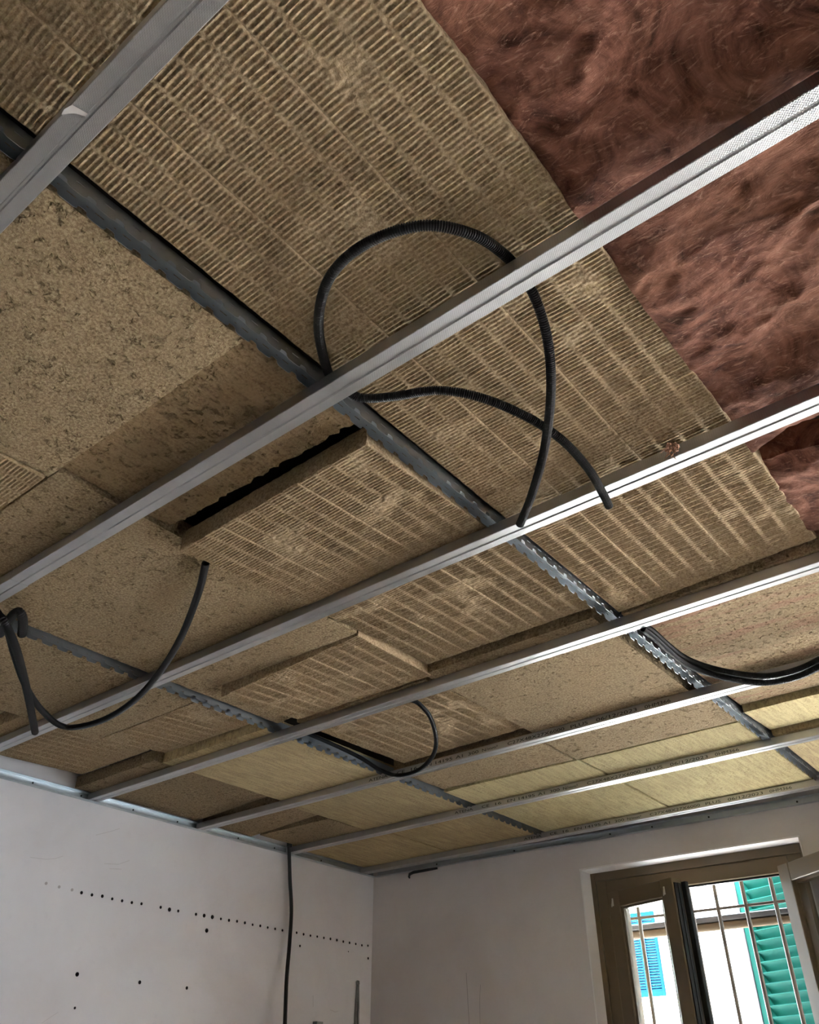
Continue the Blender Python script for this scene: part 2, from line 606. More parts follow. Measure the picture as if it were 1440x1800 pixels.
# scrape of plaster on the first batten
mb = MB()
mb.add([(-.735, .170, ZB - .0004), (-.722, .1735, ZB - .0004), (-.716, .194, ZB - .0004), (-.722, .194, ZB - .0004), (-.729, .182, ZB - .0004), (-.745, .172, ZB - .0004),
        (-.735, .170, ZB), (-.722, .1735, ZB), (-.716, .194, ZB), (-.722, .194, ZB), (-.729, .182, ZB), (-.745, .172, ZB)],
       [(0, 1, 2, 3, 4, 5), (11, 10, 9, 8, 7, 6)] + [[i, (i + 1) % 6, (i + 1) % 6 + 6, i + 6] for i in range(6)])
mb.build('plaster_smear', mat_plain('plaster_smear', (0.62, 0.59, 0.58), 0.8), battens[0])

# ink-jet print on the side flange of the last three battens
TXT = [('ATENA', -2.307, -2.205), ('CE', -2.155, -2.115), ('16', -2.082, -2.050), ('EN', -2.018, -1.978), ('14195', -1.958, -1.876), ('A1', -1.860, -1.826), ('300', -1.800, -1.752), ('N/mm\u00b2', -1.735, -1.664),
       ('C27X48X27X6000', -1.620, -1.378), ('PLUS', -1.352, -1.283), ('06/12/2023', -1.250, -1.095), ('0HM366', -1.066, -0.973)]
dg = None
for bi in (4, 5, 6):
    root = empty('printed_lettering', (-1.64, BY[bi] - BW / 2, ZB + .012), battens[bi])
    for s, x0, x1 in TXT:
        cu = bpy.data.curves.new('lettering', 'FONT')
        cu.body = s
        cu.size = 0.0165
        cu.extrude = 0.00012
        cu.resolution_u = 3
        to = bpy.data.objects.new('lettering', cu)
        COL.objects.link(to)
        bpy.context.view_layer.update()
        me = bpy.data.meshes.new_from_object(to.evaluated_get(bpy.context.evaluated_depsgraph_get()))
        co = np.empty(len(me.vertices) * 3)
        me.vertices.foreach_get('co', co)
        co = co.reshape(-1, 3)
        fc = [list(p.vertices) for p in me.polygons]
        bpy.data.objects.remove(to)
        bpy.data.meshes.remove(me)
        mn, mx = co.min(0), co.max(0)
        vx = x0 + (co[:, 0] - mn[0]) / (mx[0] - mn[0]) * (x1 - x0)
        vv = np.stack([vx, np.full(len(co), BY[bi] - BW / 2 - .0002) - co[:, 2], ZB + .0065 + co[:, 1]], 1)
        mk('lettering', vv, fc, M_INK, root)


def channel(name, xc, y0, y1, zb=2.708, label=''):
    """inverted U carrier, lower edges cut into hooked teeth every 50 mm"""
    wd, ht, tk, p = .027, .036, .0009, .05
    root = empty(name, (xc, (y0 + y1) / 2, zb))
    tag(root, label, 'metal channel', 'toothed carrier channels')
    # one tooth period: (offset, lower edge height)
    per = [(0, 0), (.016, 0), (.020, .0015), (.0225, .0045), (.0228, .009), (.027, .0105), (.034, .0105), (.0382, .009), (.0385, .0045), (.041, .0015), (.045, 0)]
    ys, zs = [], []
    for i in range(int(round((y1 - y0) / p))):
        for a, h in per:
            ys.append(y0 + i * p + a)
            zs.append(h)
    ys, zs = np.array(ys), np.array(zs)
    n = len(ys)
    for sgn in (-1, 1):
        xo, xi = xc + sgn * wd / 2, xc + sgn * (wd / 2 - tk)
        lev = [zs, np.maximum(zs, .0135), np.full(n, .0195), np.full(n, .0225), np.full(n, ht)]
        v = []
        for X in (xo, xi):
            for L in lev:
                v += [(X, a, zb + h) for a, h in zip(ys, L)]
        f = []
        nl = len(lev)
        for s in range(2):
            for l in range(nl - 1):
                for i in range(n - 1):
                    ph = i % len(per)
                    if l == 2 and ph in (0, 6):      # punched slots
                        continue
                    a = s * nl * n + l * n + i
                    f.append([a, a + 1, a + 1 + n, a + n])
        for i in range(n - 1):                       # lower rim
            f.append([i, i + 1, nl * n + i + 1, nl * n + i])
        o = mk('flange', v, f, M_CHN, root)
    MB().box((xc - wd / 2, y0, zb + ht - tk), (xc + wd / 2, y1, zb + ht)).build('web', M_CHN, root)
    return root


channel('carrier_channel', -.8585, -.40, 3.80, label='toothed steel channel running past the big black conduit loop')
channel('carrier_channel', -2.2185, -.40, 3.80, label='toothed steel channel beside the small hanging cable loop, nearer the left wall')

# U tracks screwed to the walls
def track(name, fr, l0, l1, zb, label, screws):
    d, h, t = .028, .030, .0009
    root = empty(name, fr((l0 + l1) / 2, 0, zb))
    tag(root, label, 'metal track', 'wall tracks of the ceiling grid')
    mb = MB(fr)
    pl = [(-.0005, 0), (-d, 0), (-d, t), (-t - .0005, t), (-t - .0005, h - t), (-d, h - t), (-d, h), (-.0005, h)]
    mb.prism([(a, zb + c_) for a, c_ in pl], 0, l0, l1)
    mb.build('rail', M_TRK, root)
    for s in screws:
        sb = MB(fr)
        sb.tube([(s, -t - .0003, zb + .016), (s, -t - .002, zb + .016), (s, -t - .0032, zb + .016)], [.0045, .0042, .0022], 8)
        sb.build('screw', M_INK, root)
    return root


track('wall_track', LWF, .0, 3.885, ZB - .004, 'thin galvanized track along the top of the left wall', [1.72, 1.95, 2.22, 2.47, 2.85, 3.10, 3.45])
track('wall_track', lambda u, v, z: WF(u, v, z), .03, 5.2, ZB - .006, 'dark galvanized track along the top of the window wall', [.45, .95, 1.5, 1.72, 2.0, 2.4])

# ------------------------------------------------------------------ rock wool slabs
def slab(x0, x1, y0, y1, z, kind, label, group, seed, th=.05, rag=0.002, ragfar=None, sag=0.0):
    """z: one height or the four bottom-corner heights (x0y0, x1y0, x0y1, x1y1)"""
    if not isinstance(z, (tuple, list)): z = (z,) * 4
    mat = {'R': M_RIB, 'P': M_PIT, 'S': M_STR, 'Y': M_YEL, 'B': M_BRN, 'YR': M_YEL, 'T': M_STN2}[kind]
    rib = kind in ('R', 'YR')
    dx, dy = x1 - x0, y1 - y0
    if rib:
        bp = .0495
        nb = max(1, int(round(dx / bp)))
        bp = dx / nb
        loc = np.array([0, .05, .10, .16, .33, .5, .67, .84, .90, .95])
        s = np.concatenate([x0 + (i + loc) * bp for i in range(nb)] + [[x1]])
        t = np.linspace(y0, y1, int(dy / .002) + 1)
    else:
        s = np.linspace(x0, x1, int(dx / .010) + 2)
        t = np.linspace(y0, y1, int(dy / .010) + 2)
    X, Y = np.meshgrid(s, t)
    fx, fy = (X - x0) / dx, (Y - y0) / dy
    Z0 = z[0] * (1 - fx) * (1 - fy) + z[1] * fx * (1 - fy) + z[2] * (1 - fx) * fy + z[3] * fx * fy
    Z0 = Z0 - sag * 4 * fy * (1 - fy)
    Z = Z0 + .0012 * rnoise(X * 30, Y * 30, seed) + .002 * rnoise(X * 4, Y * 4, seed + 1)
    if rib:
        bi = np.clip(((X - x0) / bp).astype(int), 0, nb - 1)
        lx = (X - x0) / bp - bi
        rs = np.random.RandomState(seed)
        ph = rs.rand(nb)[bi]
        wob = .0028 * rnoise(X * 9, Y * 9, seed + 2, 2)
        pit = .0088
        wv = np.cos(2 * np.pi * ((Y + wob) / pit + ph))
        mask = np.clip((lx - .05) / .09, 0, 1) * np.clip((.95 - lx) / .09, 0, 1)
        worn = np.clip(1.15 - 1.0 * np.clip(rnoise(X * 14, Y * 14, seed + 3, 3) - .12, 0, 1) * 2.2, .1, 1)
        Z = Z + (.0005 if kind == 'YR' else .0016) * mask * worn * wv + (1 - worn) * .0025 * rnoise(X * 120, Y * 120, seed + 4, 2)
        # pressed seam lines left by the press, running with the bands
        for sb in (nb * .30, nb * .68):
            xs = x0 + int(sb) * bp
            Z = Z + .0016 * np.exp(-((X - xs) / (.0016)) ** 2)
    # uneven edges
    e = rag * rnoise(X * 40, Y * 40, seed + 7, 3)
    ex = np.where(fx < .001, 1, np.where(fx > .999, -1, 0)) * np.abs(e)
    ey = np.where(fy < .001, 1, 0) * np.abs(e) - np.where(fy > .999, 1, 0) * np.abs(e) * ((ragfar or rag) / rag)
    Xe, Ye = X + ex, Y + ey
    rnd = .0015 * (((fx < .001) | (fx > .999) | (fy < .001) | (fy > .999)))
    bot = np.stack([Xe, Ye, Z + rnd], -1).reshape(-1, 3)
    ny, nx = X.shape
    idx = np.arange(ny * nx).reshape(ny, nx)
    fb = np.stack([idx[:-1, :-1], idx[1:, :-1], idx[1:, 1:], idx[:-1, 1:]], -1).reshape(-1, 4)
    ring = np.concatenate([idx[0, :-1], idx[:-1, -1], idx[-1, :0:-1], idx[:0:-1, 0]])
    n0 = len(bot)
    rp = bot[ring]
    zr = Z0.reshape(-1)[ring]
    lay = [bot]
    prev = ring
    faces = [fb]
    k = len(ring)
    off = n0
    for j, h in enumerate((.33, .66, 1.0)):
        q = rp.copy()
        q[:, 2] = zr + th * h
        jig = .0016 * rnoise(q[:, 0] * 60 + j * 9, q[:, 1] * 60, seed + 11 + j, 3)
        q[:, 0] += jig
        q[:, 1] += jig
        lay.append(q)
        cur = np.arange(off, off + k)
        faces.append(np.stack([prev, np.roll(prev, -1), np.roll(cur, -1), cur], -1))
        prev = cur
        off += k
    # flat top: four corner quad taken as fan of strips
    ctr = np.array([[(x0 + x1) / 2, (y0 + y1) / 2, sum(z) / 4 + th]])
    lay.append(ctr)
    cidx = off
    faces.append(np.stack([prev, np.roll(prev, -1), np.full(k, cidx), np.full(k, cidx)], -1))
    V = np.concatenate(lay)
    F = np.concatenate(faces)
    tri = F[-k:, :3]
    q = F[:-k]
    me_f = q.tolist() + tri.tolist()
    o = mk_fast('insulation_slab', V, q, tri, mat)
    return tag(o, label, 'insulation', group)


def mk_fast(name, v, quads, tris, mat):
    c = (v.min(0) + v.max(0)) / 2
    me = bpy.data.meshes.new(name)
    nq, ntr = len(quads), len(tris)
    me.vertices.add(len(v))
    me.vertices.foreach_set('co', (v - c).astype(np.float32).ravel())
    me.loops.add(nq * 4 + ntr * 3)
    me.loops.foreach_set('vertex_index', np.concatenate([quads.ravel(), tris.ravel()]).astype(np.int32))
    me.polygons.add(nq + ntr)
    ls = np.concatenate([np.arange(nq) * 4, nq * 4 + np.arange(ntr) * 3])
    me.polygons.foreach_set('loop_start', ls.astype(np.int32))
    me.update(calc_edges=True)
    sm = np.zeros(nq + ntr, dtype=bool)
    sm[:] = True
    me.polygons.foreach_set('use_smooth', sm)
    me.materials.append(mat)
    me.set_sharp_from_angle(angle=math.radians(55))
    me.update()
    return place(bpy.data.objects.new(name, me), c)


G = 'rock wool slabs laid on the grid'
# row right of the first channel
slab(-.838, -.294, -.42, .797, 2.742, 'R', 'large ribbed rock wool slab at the top, left of the red glass wool', G, 11)
slab(-.838, -.294, .803, 1.962, (2.742, 2.742, 2.722, 2.744), 'R', 'large ribbed rock wool slab behind the two dangling conduit ends', G, 12)
slab(-.835, .62, 1.970, 2.862, (2.719, 2.719, 2.738, 2.738), 'T', 'pale pitted rock wool slab behind the paired conduits at the right edge', G, 13, sag=.006)
slab(-.835, .62, 2.874, 3.150, (2.716, 2.716, 2.736, 2.738), 'Y', 'narrow yellowish rock wool strip between two dark slots at the right edge', G, 14)
slab(-.835, .62, 3.164, 3.86, 2.719, 'S', 'rock wool slab in the far right corner of the ceiling beyond the channel', G, 15)
# row between the channels, right half
slab(-1.520, -.884, -.55, .620, 2.719, 'P', 'large coarse pitted rock wool slab on the left below the top batten', G, 21)
slab(-1.481, -.884, .624, .922, 2.731, 'B', 'brown rock wool strip with a ragged torn edge above the black gap', G, 22, ragfar=.016)
slab(-1.480, -.886, .953, 1.918, (2.683, 2.699, 2.738, 2.740), 'R', 'tilted ribbed rock wool slab drooping below its neighbours in the middle', G, 23, sag=-.006)
slab(-1.512, -.906, 1.934, 2.588, 2.718, 'P', 'pale pitted rock wool slab with its brown side exposed beside the channel', G, 25)
slab(-1.535, -.884, 2.600, 2.945, (2.722, 2.720, 2.719, 2.719), 'P', 'speckled rock wool piece between the nearest two printed battens, right of the joint', G, 26)
slab(-1.520, -.884, 2.952, 3.86, 2.719, 'YR', 'yellow rock wool slab right of the dark joint near the window wall', G, 27)
# row between the channels, left half
slab(-2.150, -1.527, -.55, .617, 2.719, 'R', 'ribbed rock wool slab showing only a corner at the left edge', G, 31)
slab(-2.095, -1.486, .622, 1.592, (2.719, 2.721, 2.722, 2.719), 'P', 'long smooth rock wool slab left of the tilted slab, above the hanging conduit', G, 32)
slab(-2.192, -2.100, .622, 1.95, (2.722, 2.724, 2.726, 2.734), 'P', 'narrow rock wool offcut squeezed along the second channel', G, 37, rag=.004)
slab(-2.092, -1.492, 1.603, 1.955, (2.690, 2.720, 2.720, 2.719), 'R', 'ribbed rock wool slab with a dark wedge along its near edge', G, 33)
slab(-2.118, -1.530, 1.972, 2.574, (2.722, 2.722, 2.732, 2.742), 'R', 'ribbed rock wool slab behind the small hanging cable loop', G, 34, rag=.007)
slab(-2.190, -1.545, 2.600, 2.936, (2.722, 2.719, 2.728, 2.719), 'P', 'speckled rock wool piece between the nearest two printed battens, left of the joint', G, 35)
slab(-2.190, -1.530, 2.943, 3.86, 2.719, 'YR', 'yellow rock wool slab left of the dark joint near the window wall', G, 36)
# row along the left wall
slab(-2.83, -2.238, .40, 1.620, 2.719, 'P', 'smooth rock wool slab behind the short cut conduit at the left edge', G, 41)
slab(-3.40, -2.838, .40, 1.30, 2.755, 'P', 'rock wool slab in the shadowed recess at the far left edge', G, 42)
slab(-2.802, -2.238, 1.628, 1.915, (2.722, 2.722, 2.746, 2.744), 'R', 'ribbed rock wool piece in front of a thick exposed end left of the second channel', G, 43)
slab(-3.31, -2.842, 1.32, 1.868, (2.728, 2.722, 2.752, 2.752), 'R', 'dirty ribbed rock wool piece next to the bare wall patch', G, 44)
slab(-2.840, -2.238, 1.938, 2.592, 2.719, 'S', 'streaky yellow-brown rock wool slab left of the second channel', G, 46)
slab(-3.400, -2.848, 1.900, 2.565, (2.719, 2.719, 2.722, 2.748), 'P', 'grey-brown rock wool slab at the left wall with a raised dark corner', G, 47)
slab(-2.868, -2.238, 2.600, 3.195, 2.719, 'S', 'streaky rock wool slab left of the first printed word of the far battens', G, 48)
slab(-3.400, -2.874, 2.600, 2.918, (2.719, 2.724, 2.719, 2.745), 'P', 'small rock wool slab at the left wall ending in a dark wedge', G, 49)
slab(-3.345, -2.876, 2.926, 3.195, 2.719, 'P', 'narrow rock wool strip beyond the dark wedge at the left wall', G, 50)
slab(-3.400, -2.805, 3.205, 3.86, 2.719, 'S', 'rock wool slab in the far left corner above the wall corner', G, 51)
slab(-2.798, -2.238, 3.205, 3.86, 2.719, 'S', 'rock wool slab beside the far left corner one along the window wall', G, 52)

# ------------------------------------------------------------------ red glass wool blankets
def blanket(x0, x1, y0, y1, zf, label, seed, th=.07, step=.006, tear=None):
    s = np.arange(x0, x1 + step, step)
    t = np.arange(y0, y1 + step, step)
    X, Y = np.meshgrid(s, t)
    fx, fy = (X - x0) / (x1 - x0), (Y - y0) / (y1 - y0)
    wx, wy = X + .05 * rnoise(X * 5, Y * 5, seed + 9, 3), Y + .05 * rnoise(X * 5 + 40, Y * 5, seed + 8, 3)
    rid = 1 - np.abs(rnoise(wx * 7, wy * 11, seed, 4, 2.1, .55)) * 2.2
    fold = 1 - np.abs(rnoise(wx * 3.2 + 20, wy * 4.5, seed + 3, 3)) * 3.0
    Z = zf(X, Y) - .006 * np.clip(rid, -1, 1) - .015 * np.clip(fold, -1, 1) + .0035 * rnoise(X * 26, Y * 40, seed + 5, 4)
    # soft rounded left edge
    el = np.clip((X - x0) / .03, 0, 1)
    Z = Z + .008 * (1 - el) ** 2
    Xe, Ye = X.copy(), Y.copy()
    jl = .0015 * rnoise(X * 20, Y * 20, seed + 6, 3)
    Xe = Xe + (fx < .001) * jl
    if tear is not None:
        ty = tear(X)
        Ye = y0 + (Y - y0) * (ty - y0) / (y1 - y0)
        k = np.clip((Y - (y1 - .12)) / .12, 0, 1)
        Z = Z - .02 * k * rnoise(X * 16, Y * 3, seed + 21, 3)
    bot = np.stack([Xe, Ye, Z], -1).reshape(-1, 3)
    ny, nx = X.shape
    idx = np.arange(ny * nx).reshape(ny, nx)
    fb = np.stack([idx[:-1, :-1], idx[1:, :-1], idx[1:, 1:], idx[:-1, 1:]], -1).reshape(-1, 4)
    ring = np.concatenate([idx[0, :-1], idx[:-1, -1], idx[-1, :0:-1], idx[:0:-1, 0]])
    k = len(ring)
    off = len(bot)
    lay, faces, prev = [bot], [fb], ring
    for j, h in enumerate((.3, .6, 1.0)):
        q = bot[ring].copy()
        q[:, 2] = q[:, 2] + th * h
        q[:, 1] += .006 * rnoise(q[:, 0] * 30 + j * 5, q[:, 1] * 30, seed + 30 + j, 3)
        lay.append(q)
        cur = np.arange(off, off + k)
        faces.append(np.stack([prev, np.roll(prev, -1), np.roll(cur, -1), cur], -1))
        prev = cur
        off += k
    lay.append(np.array([[(x0 + x1) / 2, (y0 + y1) / 2, bot[:, 2].mean() + th]]))
    tri = np.stack([prev, np.roll(prev, -1), np.full(k, off)], -1)
    o = mk_fast('glass_wool_blanket', np.concatenate(lay), np.concatenate(faces), tri, M_RED)
    return tag(o, label, 'insulation', 'red glass wool blankets')


blanket(-.296, .95, -.55, 1.53, lambda X, Y: 2.745 + .004 * np.sin(Y * 5) + 0 * X, 'wrinkled red-brown glass wool blanket filling the top right of the ceiling', 61,
        tear=lambda X: 1.515 + .03 * rnoise(X * 12, X * 0, 77, 3) - .05 * np.clip((X + .29) / .3, 0, 1))
blanket(-.300, .95, 1.60, 1.968, lambda X, Y: 2.742 - .025 * np.clip((X + .2) * 3, 0, 1) + .02 * np.clip((1.7 - Y) * 8, 0, 1), 'torn pinkish glass wool piece at the right edge beyond the dark hole', 62)

# ------------------------------------------------------------------ corrugated conduits and cables
def spline(pts, step):
    P = [Vector(p) for p in pts]
    P = [P[0] * 2 - P[1]] + P + [P[-1] * 2 - P[-2]]
    out = []
    for i in range(1, len(P) - 2):
        a, b_, c_, d = P[i - 1:i + 3]
        for k in range(40):
            t = k / 40
            out.append(0.5 * ((2 * b_) + (c_ - a) * t + (2 * a - 5 * b_ + 4 * c_ - d) * t * t + (3 * b_ - a - 3 * c_ + d) * t ** 3))
    out.append(P[-2])
    arr = np.array(out)
    sl = np.concatenate([[0], np.cumsum(np.linalg.norm(np.diff(arr, axis=0), axis=1))])
    n = max(2, int(sl[-1] / step))
    q = np.linspace(0, sl[-1], n)
    return np.stack([np.interp(q, sl, arr[:, i]) for i in range(3)], 1)


def conduit(pts, r, label, pitch=.0042, name='corrugated_conduit', seg=12, mat=None):
    q = spline(pts, pitch / 4)
    n = len(q)
    ph = np.arange(n) % 4
    rad = np.where((ph == 1) | (ph == 2), r, r * .80)
    mb = MB()
    mb.tube(q, rad, seg, cap=False)
    # hollow ends: a short inner wall
    for a, d in ((0, 1), (n - 1, -1)):
        t = Vector(q[a + d] - q[a]).normalized()
        p0 = Vector(q[a])
        mb.tube([p0 - t * .0003, p0 + t * .03], r * .74, seg, cap=False)
        mb.tube([p0 + t * .0298, p0 + t * .03], [r * .74, .0005], seg, cap=False)
        mb.tube([p0, p0 - t * .0003], [r * .9, r * .74], seg, cap=False)
    o = mk(name, mb.v, mb.f, mat or M_CON)
    return tag(o, label, 'conduit', 'black corrugated conduits')


conduit([(-0.832, 0.800, 2.7275), (-0.820, 0.765, 2.725), (-0.750, 0.672, 2.715), (-0.662, 0.607, 2.705), (-0.571, 0.591, 2.700), (-0.480, 0.620, 2.700), (-0.431, 0.687, 2.708), (-0.419, 0.765, 2.7245), (-0.423, 0.815, 2.7285), (-0.426, 0.864, 2.720), (-0.449, 0.938, 2.690), (-0.500, 1.028, 2.665), (-0.586, 1.143, 2.650), (-0.680, 1.245, 2.642), (-0.755, 1.315, 2.637)], .0092,
        'big looping black corrugated conduit hooked over the second batten')
conduit([(-0.832, 0.812, 2.7290), (-0.826, 0.865, 2.727), (-0.769, 0.896, 2.718), (-0.682, 0.927, 2.705), (-0.622, 0.990, 2.695), (-0.580, 1.084, 2.687), (-0.556, 1.168, 2.672), (-0.552, 1.259, 2.655), (-0.564, 1.339, 2.645), (-0.572, 1.380, 2.638)], .0092,
        'arching black conduit with an open cut end in front of the third batten')
conduit([(-1.511, 1.055, 2.7080), (-1.638, 1.135, 2.7000), (-1.844, 1.246, 2.6850), (-2.056, 1.335, 2.6680), (-2.282, 1.403, 2.6550), (-2.489, 1.425, 2.6500), (-2.623, 1.382, 2.6500), (-2.562, 1.259, 2.6520), (-2.430, 1.119, 2.6570), (-2.278, 0.991, 2.6680), (-2.149, 0.889, 2.6760), (-2.061, 0.792, 2.6770), (-2.003, 0.699, 2.6780)], .0100,
        'long sagging black conduit on the left hanging in a deep curve')
conduit([(-2.159, 0.851, 2.7020), (-2.109, 0.848, 2.6750), (-2.092, 0.864, 2.6520), (-2.168, 0.943, 2.6340), (-2.306, 1.050, 2.6260), (-2.451, 1.156, 2.6190), (-2.650, 1.296, 2.6130)], .0115,
        'short black conduit at the left edge ending just under the third batten')
conduit([(-2.255, 0.925, 2.700), (-2.181, 0.902, 2.690), (-2.091, 0.875, 2.682), (-2.040, 0.868, 2.672), (-2.060, 0.893, 2.662), (-2.122, 0.928, 2.656)], .0125,
        'stubby bent conduit elbow with open mouth at the left edge', seg=14)
conduit([(-1.648, 2.041, 2.706), (-1.643, 2.082, 2.702), (-1.670, 2.177, 2.690), (-1.740, 2.299, 2.665), (-1.833, 2.396, 2.650), (-1.950, 2.459, 2.640), (-2.057, 2.469, 2.645), (-2.098, 2.409, 2.660), (-2.125, 2.324, 2.690), (-2.150, 2.198, 2.712), (-2.165, 2.077, 2.722)], .0078,
        'small thin black cable loop hanging in the middle of the far bays', pitch=.0022, seg=10)
conduit([(-0.807, 2.044, 2.7070), (-0.803, 2.103, 2.7060), (-0.806, 2.202, 2.7040), (-0.798, 2.301, 2.6980), (-0.762, 2.378, 2.6860), (-0.696, 2.449, 2.6700), (-0.629, 2.497, 2.6620), (-0.547, 2.505, 2.6600), (-0.474, 2.485, 2.6640), (-0.381, 2.448, 2.6750), (-0.250, 2.395, 2.695), (-0.130, 2.340, 2.710)], .0100,
        'upper one of the two paired black conduits sagging at the right edge')
conduit([(-0.805, 2.033, 2.6890), (-0.802, 2.095, 2.6880), (-0.804, 2.190, 2.6840), (-0.797, 2.290, 2.6770), (-0.763, 2.371, 2.6650), (-0.699, 2.445, 2.6490), (-0.634, 2.496, 2.6410), (-0.552, 2.504, 2.6390), (-0.479, 2.483, 2.6430), (-0.386, 2.444, 2.6540), (-0.250, 2.395, 2.683), (-0.130, 2.340, 2.698)], .0100,
        'lower one of the two paired black conduits sagging at the right edge')

# black cable hanging down the left wall
q = spline([(-3.372, 3.160, 2.735), (-3.378, 3.158, 2.722), (-3.376, 3.164, 2.700), (-3.385, 3.196, 2.560), (-3.380, 3.218, 2.417), (-3.370, 3.213, 2.259), (-3.345, 3.188, 2.106), (-3.30, 3.156, 1.915), (-3.25, 3.13, 1.6), (-3.23, 3.12, 1.2), (-3.25, 3.12, .6), (-3.26, 3.10, .02)], .01)
cb = MB().tube(q, .0095, 12)
cbo = cb.build('hanging_cable', M_CAB, smooth=True)
tag(cbo, 'thick smooth black cable hanging straight down in front of the left wall', 'cable')
zt = MB()
for dx_, dy_ in ((0, .012), (0, -.014), (.004, 0.0)):
    zt.tube([(-3.372 + dx_, 3.160 + dy_, 2.712), (-3.370 + dx_, 3.160 + dy_, 2.738), (-3.374 + dx_, 3.162 + dy_ * 1.5, 2.742)], .0035, 6)
zt.build('tie_knot', M_CAB, cbo)

# tuft of glass wool snagged on the third batten
rs = np.random.RandomState(8)
tf = MB()
for k in range(26):
    p0 = Vector((-.409 + rs.normal() * .004, 1.372, 2.716))
    pts = [p0]
    for j in range(5):
        p0 = p0 + Vector((rs.normal() * .004, -.004 + rs.normal() * .004, -.0055 + rs.normal() * .003))
        pts.append(p0)
    tf.tube(pts, [.0016, .0022, .002, .0016, .001, .0004], 5)
tag(tf.build('wool_tuft', mat_plain('pale_glass_wool', (0.50, 0.30, 0.21), 0.9), smooth=True), 'tiny pinkish wool tuft snagged on the side of the third batten', 'wool tuft')
# loose wire end poking out of the window wall track
wr = MB(WF).tube([(.46, -.013, 2.676), (.40, -.016, 2.675), (.30, -.018, 2.674), (.275, -.018, 2.668), (.265, -.012, 2.656), (.268, -.008, 2.648)], [.006, .007, .008, .008, .006, .004], 8)
tag(wr.build('wire_end', M_CAB, smooth=True), 'dark loose wire end poking out of the window wall track', 'wire')

# ------------------------------------------------------------------ things against the left wall
tl = empty('hanging_tool', (-3.405, 3.776, 1.60))
tag(tl, 'long grey two-legged metal tool hanging on the left wall near the corner', 'tool')
XT = -3.413
mb = MB()
ring = [(3.776 + .0095 * math.cos(a), 2.140 + .0095 * math.sin(a)) for a in np.linspace(0, 2 * math.pi, 17)]
for (y0_, z0_), (y1_, z1_) in zip(ring[:-1], ring[1:]):
    mb.tube([(XT, y0_, z0_), (XT, y1_, z1_)], .0042, 6)
mb.build('eye', M_TOOL, tl, smooth=True)
for sgn in (-1, 1):
    mb = MB()
    vs = []
    for z_, c_, h in ((2.134, .0055, .0042), (2.06, .0075, .0065), (1.98, .0105, .0062), (1.90, .0145, .0062), (1.62, .026, .0055)):
        for a, d in ((-1, -1), (1, -1), (1, 1), (-1, 1)):
            vs.append((XT + .003 * d, 3.776 + sgn * c_ + a * h, z_))
    fs = []
    for k in range(4):
        for s in range(4):
            fs.append([k * 4 + s, k * 4 + (s + 1) % 4, k * 4 + 4 + (s + 1) % 4, k * 4 + 4 + s])
    fs += [[0, 1, 2, 3], [16, 17, 18, 19]]
    mb.add(vs, fs)
    mb.build('leg', M_TOOL, tl)
mb = MB().tube([(XL - .01, 3.776, 2.147), (XL + .018, 3.776, 2.147)], .003, 8)
mb.build('nail', M_TOOL, tl)

st = empty('metal_stud', (-3.40, 3.47, 0))
tag(st, 'top of a grey metal stud leaning on the left wall under the cable', 'metal profile')
mb = MB()
yc, hw = 3.475, .019
pl = [(yc - hw, -.002), (yc + hw, -.002), (yc + hw, .022), (yc + hw - .006, .022), (yc + hw - .006, .0205), (yc + hw - .0015, .0205), (yc + hw - .0015, -.0005), (yc - hw + .0015, -.0005), (yc - hw + .0015, .0205), (yc - hw + .006, .0205), (yc - hw + .006, .022), (yc - hw, .022)]
n_ = len(pl)
vs = [(XL + .010 + d, a, 1.945) for a, d in pl] + [(XL + .13 + d, a, 0.0) for a, d in pl]
mb.add(vs, [[k, (k + 1) % n_, (k + 1) % n_ + n_, k + n_] for k in range(n_)] + [list(range(n_)), list(range(n_, 2 * n_))])
mb.build('profile', M_TRK, st)
mb = MB().box((XL + .006, yc - hw - .002, 1.935), (XL + .036, yc + hw + .002, 1.9465))
mb.build('end_cap', M_TOOL, st)

# ------------------------------------------------------------------ window (bronze frame, two sashes)
win = structure(empty('window_1', WF(1.84, .12, WZ0)))
U0, U1 = 1.303, 2.372


def fbox(name, a, b_, parent, mat=None, c=.003, fr=WF):
    return MB(fr).cbox(a, b_, c).build(name, mat or M_FRM, parent)


fr = empty('frame', WF(1.84, .12, WZ0), win)
fbox('outer_jamb', (U0, .098, WZ0), (U0 + .040, .17, WZ1), fr)
fbox('outer_jamb', (U1 - .036, .098, WZ0), (U1, .17, WZ1), fr)
fbox('outer_head', (U0 + .04, .098, 2.516), (U1 - .036, .17, WZ1 - .004), fr)
fbox('inner_jamb', (U0 + .040, .106, WZ0), (U0 + .094, .17, 2.516), fr)
fbox('inner_jamb', (U1 - .100, .106, WZ0), (U1 - .036, .17, 2.516), fr)
fbox('inner_head', (U0 + .094, .106, 2.446), (U1 - .1, .17, 2.516), fr)
fbox('gasket', (U0 + .094, .118, 2.438), (U1 - .1, .135, 2.446), fr, M_GSK, .001)
fbox('striker', (1.715, .120, 2.436), (1.745, .132, 2.4415), fr, M_TRK, .001)
fbox('striker', (1.842, .120, 2.436), (1.872, .132, 2.4415), fr, M_TRK, .001)
fbox('sill', (U0, .098, WZ0 - .03), (U1, .20, WZ0 + .045), fr)


